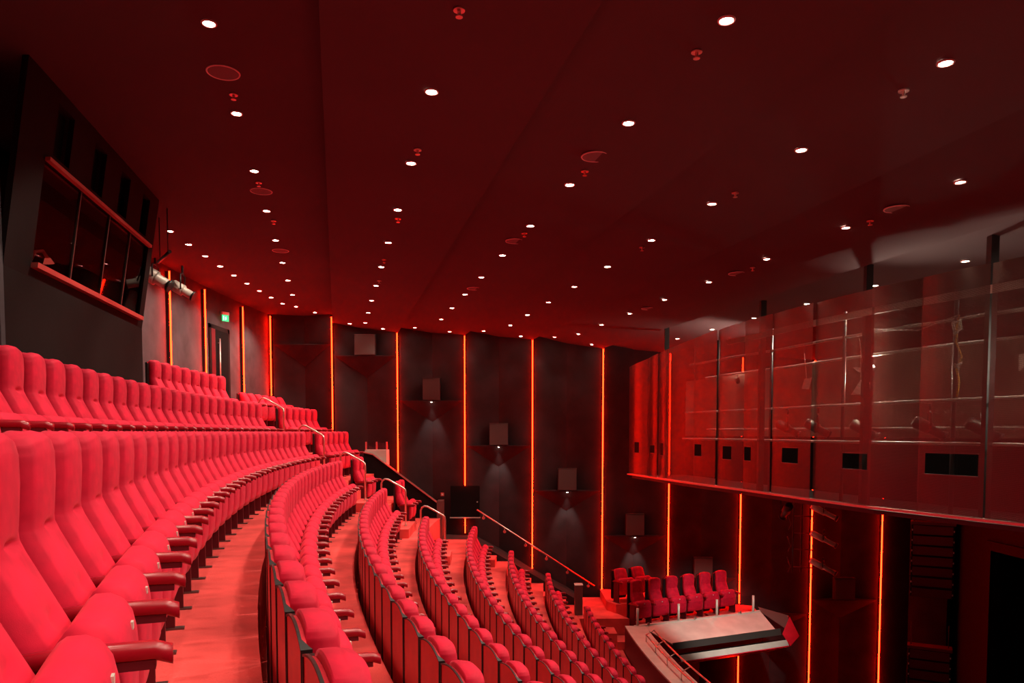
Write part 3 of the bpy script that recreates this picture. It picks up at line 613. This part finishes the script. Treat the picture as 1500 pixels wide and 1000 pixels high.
# ------------------------------------------------------------------ lighting boom, line arrays, proscenium
bm_ = thing('lighting_boom', 'dark ladder-shaped lighting boom with crossbars in front of the side wall', 'rigging', (7.55, 19.6, -3.7))
for x in (-.17, .05): MB().tube([(x, 0, 0), (x, 0, 2.62)], .022, 8).build('upright', M['fixblack'], bm_)
for z in (.15, .62, 1.05, 1.5, 2.0): MB().tube([(-.17, 0, z), (.36, -.05, z - .02)], .016, 8).build('crossbar', M['darkred'], bm_)
for i, z in enumerate((.30, .85, 1.42)): MB().tube([(-.30, .05, z + .1), (-.22, .02, z - .15), (-.28, .04, z - .3)], .012, 6).build('cable', M['fixblack'], bm_)
for z, lab in ((-3.50, 'lowest silver spotlight on the lighting boom, aimed down to the right'), (-2.78, 'middle silver spotlight on the lighting boom, aimed down to the right'), (-2.08, 'topmost silver spotlight on the boom just under the screen')):
    profile_spot((8.06, 19.30, z), (.75, -.45, -.42), lab, None, .72, .085, 'fixture', .25)
def line_array(x, y, z, n, label):
    t = thing('line_array', label, 'speaker', (x, y, z), math.radians(-28))
    for j in range(n):
        mm = Matrix.Translation((0, -.012 * j * j * .25, -.25 * j)) @ Matrix.Rotation(math.radians(2.0 * j), 4, 'X')
        MB().box((-.46, -.05, -.24), (.46, .36, -.005), mm).build('cabinet', M['prosc'], t, .006)
        MB().box((-.42, -.062, -.225), (.42, -.05, -.02), mm).build('grille', M['darkred'], t)
        for s in (-.44, .44): MB().box((s - .012, -.066, -.15), (s + .012, -.05, -.11), mm).build('rivet', M['steel'], t)
    MB().box((-.48, -.05, .0), (.48, .30, .07)).build('fly_frame', M['darkred'], t)
    for s in (-.40, .40): MB().tube([(s, .1, .07), (s, .1, .62 if z < -4 else 2.0)], .012, 6).build('hanger', M['fixblack'], t)
line_array(10.15, 18.0, -2.25, 7, 'tall dark line array of stacked speakers hanging by the proscenium')
line_array(10.15, 18.0, -5.30, 7, 'lower line array of stacked speakers below the first one')
pr = struct(MB().prism([(13.0, 20.3), (14.4, 20.3), (14.4, 22.04), (13.0, 22.04)], -8.6, 2.6).build('wall_proscenium', M['prosc']))
MB().prism([(12.9, 20.10), (13.2, 20.10), (13.2, 20.30), (12.9, 20.30)], -8.6, -2.95).build('frame_post', M['prosc'], pr)
MB().prism([(12.9, -6), (13.2, -6), (13.2, 20.10), (12.9, 20.10)], -3.2, -2.95).build('frame_head', M['prosc'], pr)
MB().prism([(13.0, -6), (13.3, -6), (13.3, 20.3), (13.0, 20.3)], -2.95, 2.6).build('upper_wall', M['prosc'], pr)
struct(MB().prism([(22, -6), (22.3, -6), (22.3, 22), (22, 22)], -8.6, 2.6).build('wall_stage', M['void']))
struct(MB().prism([(14.5, 21.8), (22, 21.8), (22, 22.1), (14.5, 22.1)], -8.6, 2.6).build('wall_stage', M['void']))
# ------------------------------------------------------------------ spotlights beside the booth
bar = thing('spot_bar', 'short black hanging bar for the two spotlights beside the booth', 'rigging', (-5.35, 11.7, 2.68))
MB().tube([(-.25, .35, 0), (.25, -.35, 0)], .024).build('pipe', M['fixblack'], bar)
for s in (-.7, .7): MB().tube([(-.25*s, .35*s, 0), (-.25*s, .35*s, .66)], .008).build('drop', M['fixblack'], bar)
profile_spot((-5.44, 11.60, 2.34), (.80, .10, -.46), 'larger silver spotlight touching the edge of the booth', None, .50, .115, 'fixture', .30)
profile_spot((-5.14, 11.86, 2.20), (.80, .10, -.46), 'smaller silver spotlight hanging right of the larger one by the booth', None, .38, .09, 'fixture', .38)
# ------------------------------------------------------------------ ceiling fittings
TRIM = MB().ring((0, 0, -.004), .055, .010, 16, 6).mesh('trim_ring', M['ring'])
LENS = MB().tube([(0, 0, .004), (0, 0, -.006)], .046, 16).mesh('lens', M['lamp'])
LINES = [((-2.48, 6.33), 'L2', 9), ((-.70, 6.70), 'L3', 9), ((1.08, 7.12), 'L4', 8), ((3.25, 5.78), 'L5', 9), ((4.65, 7.93), 'L6', 8), ((6.27, 10.52), 'L7', 6)]
NAMES = {'L2': 'the first ceiling fin', 'L3': 'the second ceiling fin', 'L4': 'the third ceiling fin', 'L5': 'the fourth ceiling fin', 'L6': 'the fifth ceiling fin', 'L7': 'the sixth ceiling fin'}
def downlight(x, y, where, group, w=DOWNLIGHT_W):
    z = fin_z(x, y); t = thing('ceiling_downlight', 'bright recessed downlight in ' + where, 'light', (x, y, z), 0, group)
    link('trim_ring', TRIM, t); link('lens', LENS, t)
    spot('downlight_lamp', (0, 0, -.03), (-.46, -.11, -1.03), w, 88, (1, .83, .66), t, .55, .03)   # lamps tilt back with the slope of the fins
for (x, y), nm, n in LINES:
    k0 = -int((y + 0.6) / 1.743)
    for j in range(k0, n): downlight(x - .4117 * j, y + 1.743 * j, NAMES[nm] + ', %s from the side wall' % nth(n - j), 'downlights of the ' + NAMES[nm])
for j in range(9): downlight(-5.70 - .30 * math.sin(j / 8 * 1.9), 12.71 + .885 * j, 'the ceiling edge along the rear wall, %s from the booth' % nth(j + 1), 'downlights along the rear wall', DOWNLIGHT_W * .55)
for j, x in enumerate((-5.52, -4.55, -3.62, -2.72, -1.75, -.80, .25, 1.2, 2.25)): downlight(x, 21.25, 'the ceiling edge by the pleated wall, %s from the rear corner' % nth(j + 1), 'downlights along the side wall', DOWNLIGHT_W * .12)
def wh(x, y):
    s = x - EX * (YW - y)
    return 'the first ceiling fin' if s < -5.12 else 'the second ceiling fin' if s < -3.25 else 'the third ceiling fin' if s < -1.34 else 'the fourth ceiling fin' if s < .58 else 'the fifth ceiling fin'
CNT = {}
def far_first(pts): return sorted(pts, key=lambda p: -p[1])
def cnt(k):
    CNT[k] = CNT.get(k, 0) + 1; return nth(CNT[k])
for x, y in far_first(((-2.69, 7.18), (-3.49, 10.64), (-4.28, 14.08), (.87, 7.98), (.05, 11.46), (-.75, 15.17), (3.68, 12.39), (4.47, 8.85), (2.86, 15.89))):
    t = thing('ceiling_speaker', 'round flush speaker with pale rim in %s, %s from the side wall' % (wh(x, y), cnt('s' + wh(x, y))), 'speaker', (x, y, fin_z(x, y)), 0, 'ceiling speakers in ' + wh(x, y))
    MB().ring((0, 0, -.002), .145, .008, 32, 6).build('rim', M['ring'], t); MB().tube([(0, 0, .004), (0, 0, -.004)], .138, 28).build('grille', M['grille'], t)
for x, y in far_first(((-2.76, 7.63), (-3.40, 10.27), (-.37, 5.42), (-.99, 8.04), (-1.58, 10.59), (1.39, 5.81), (.80, 8.40), (.18, 10.99), (3.17, 6.23), (2.58, 8.83), (1.95, 11.42), (4.38, 9.33), (3.78, 11.94), (-3.78, 12.1), (-2.2, 13.1), (-2.6, 14.9))):
    t = thing('sprinkler_head', 'small metal sprinkler head under %s, %s from the side wall' % (wh(x, y), cnt('k' + wh(x, y))), 'sprinkler', (x, y, fin_z(x, y)), 0, 'sprinklers in ' + wh(x, y))
    MB().tube([(0, 0, .0), (0, 0, -.012)], .042, 14).build('escutcheon', M['rail'], t); MB().tube([(0, 0, -.012), (0, 0, -.05)], .013, 8).build('stem', M['rail'], t); MB().tube([(0, 0, -.05), (0, 0, -.056)], .026, 12).build('deflector', M['rail'], t)
print('SEATS', NSEAT[0], 'OBJECTS', len(bpy.data.objects))
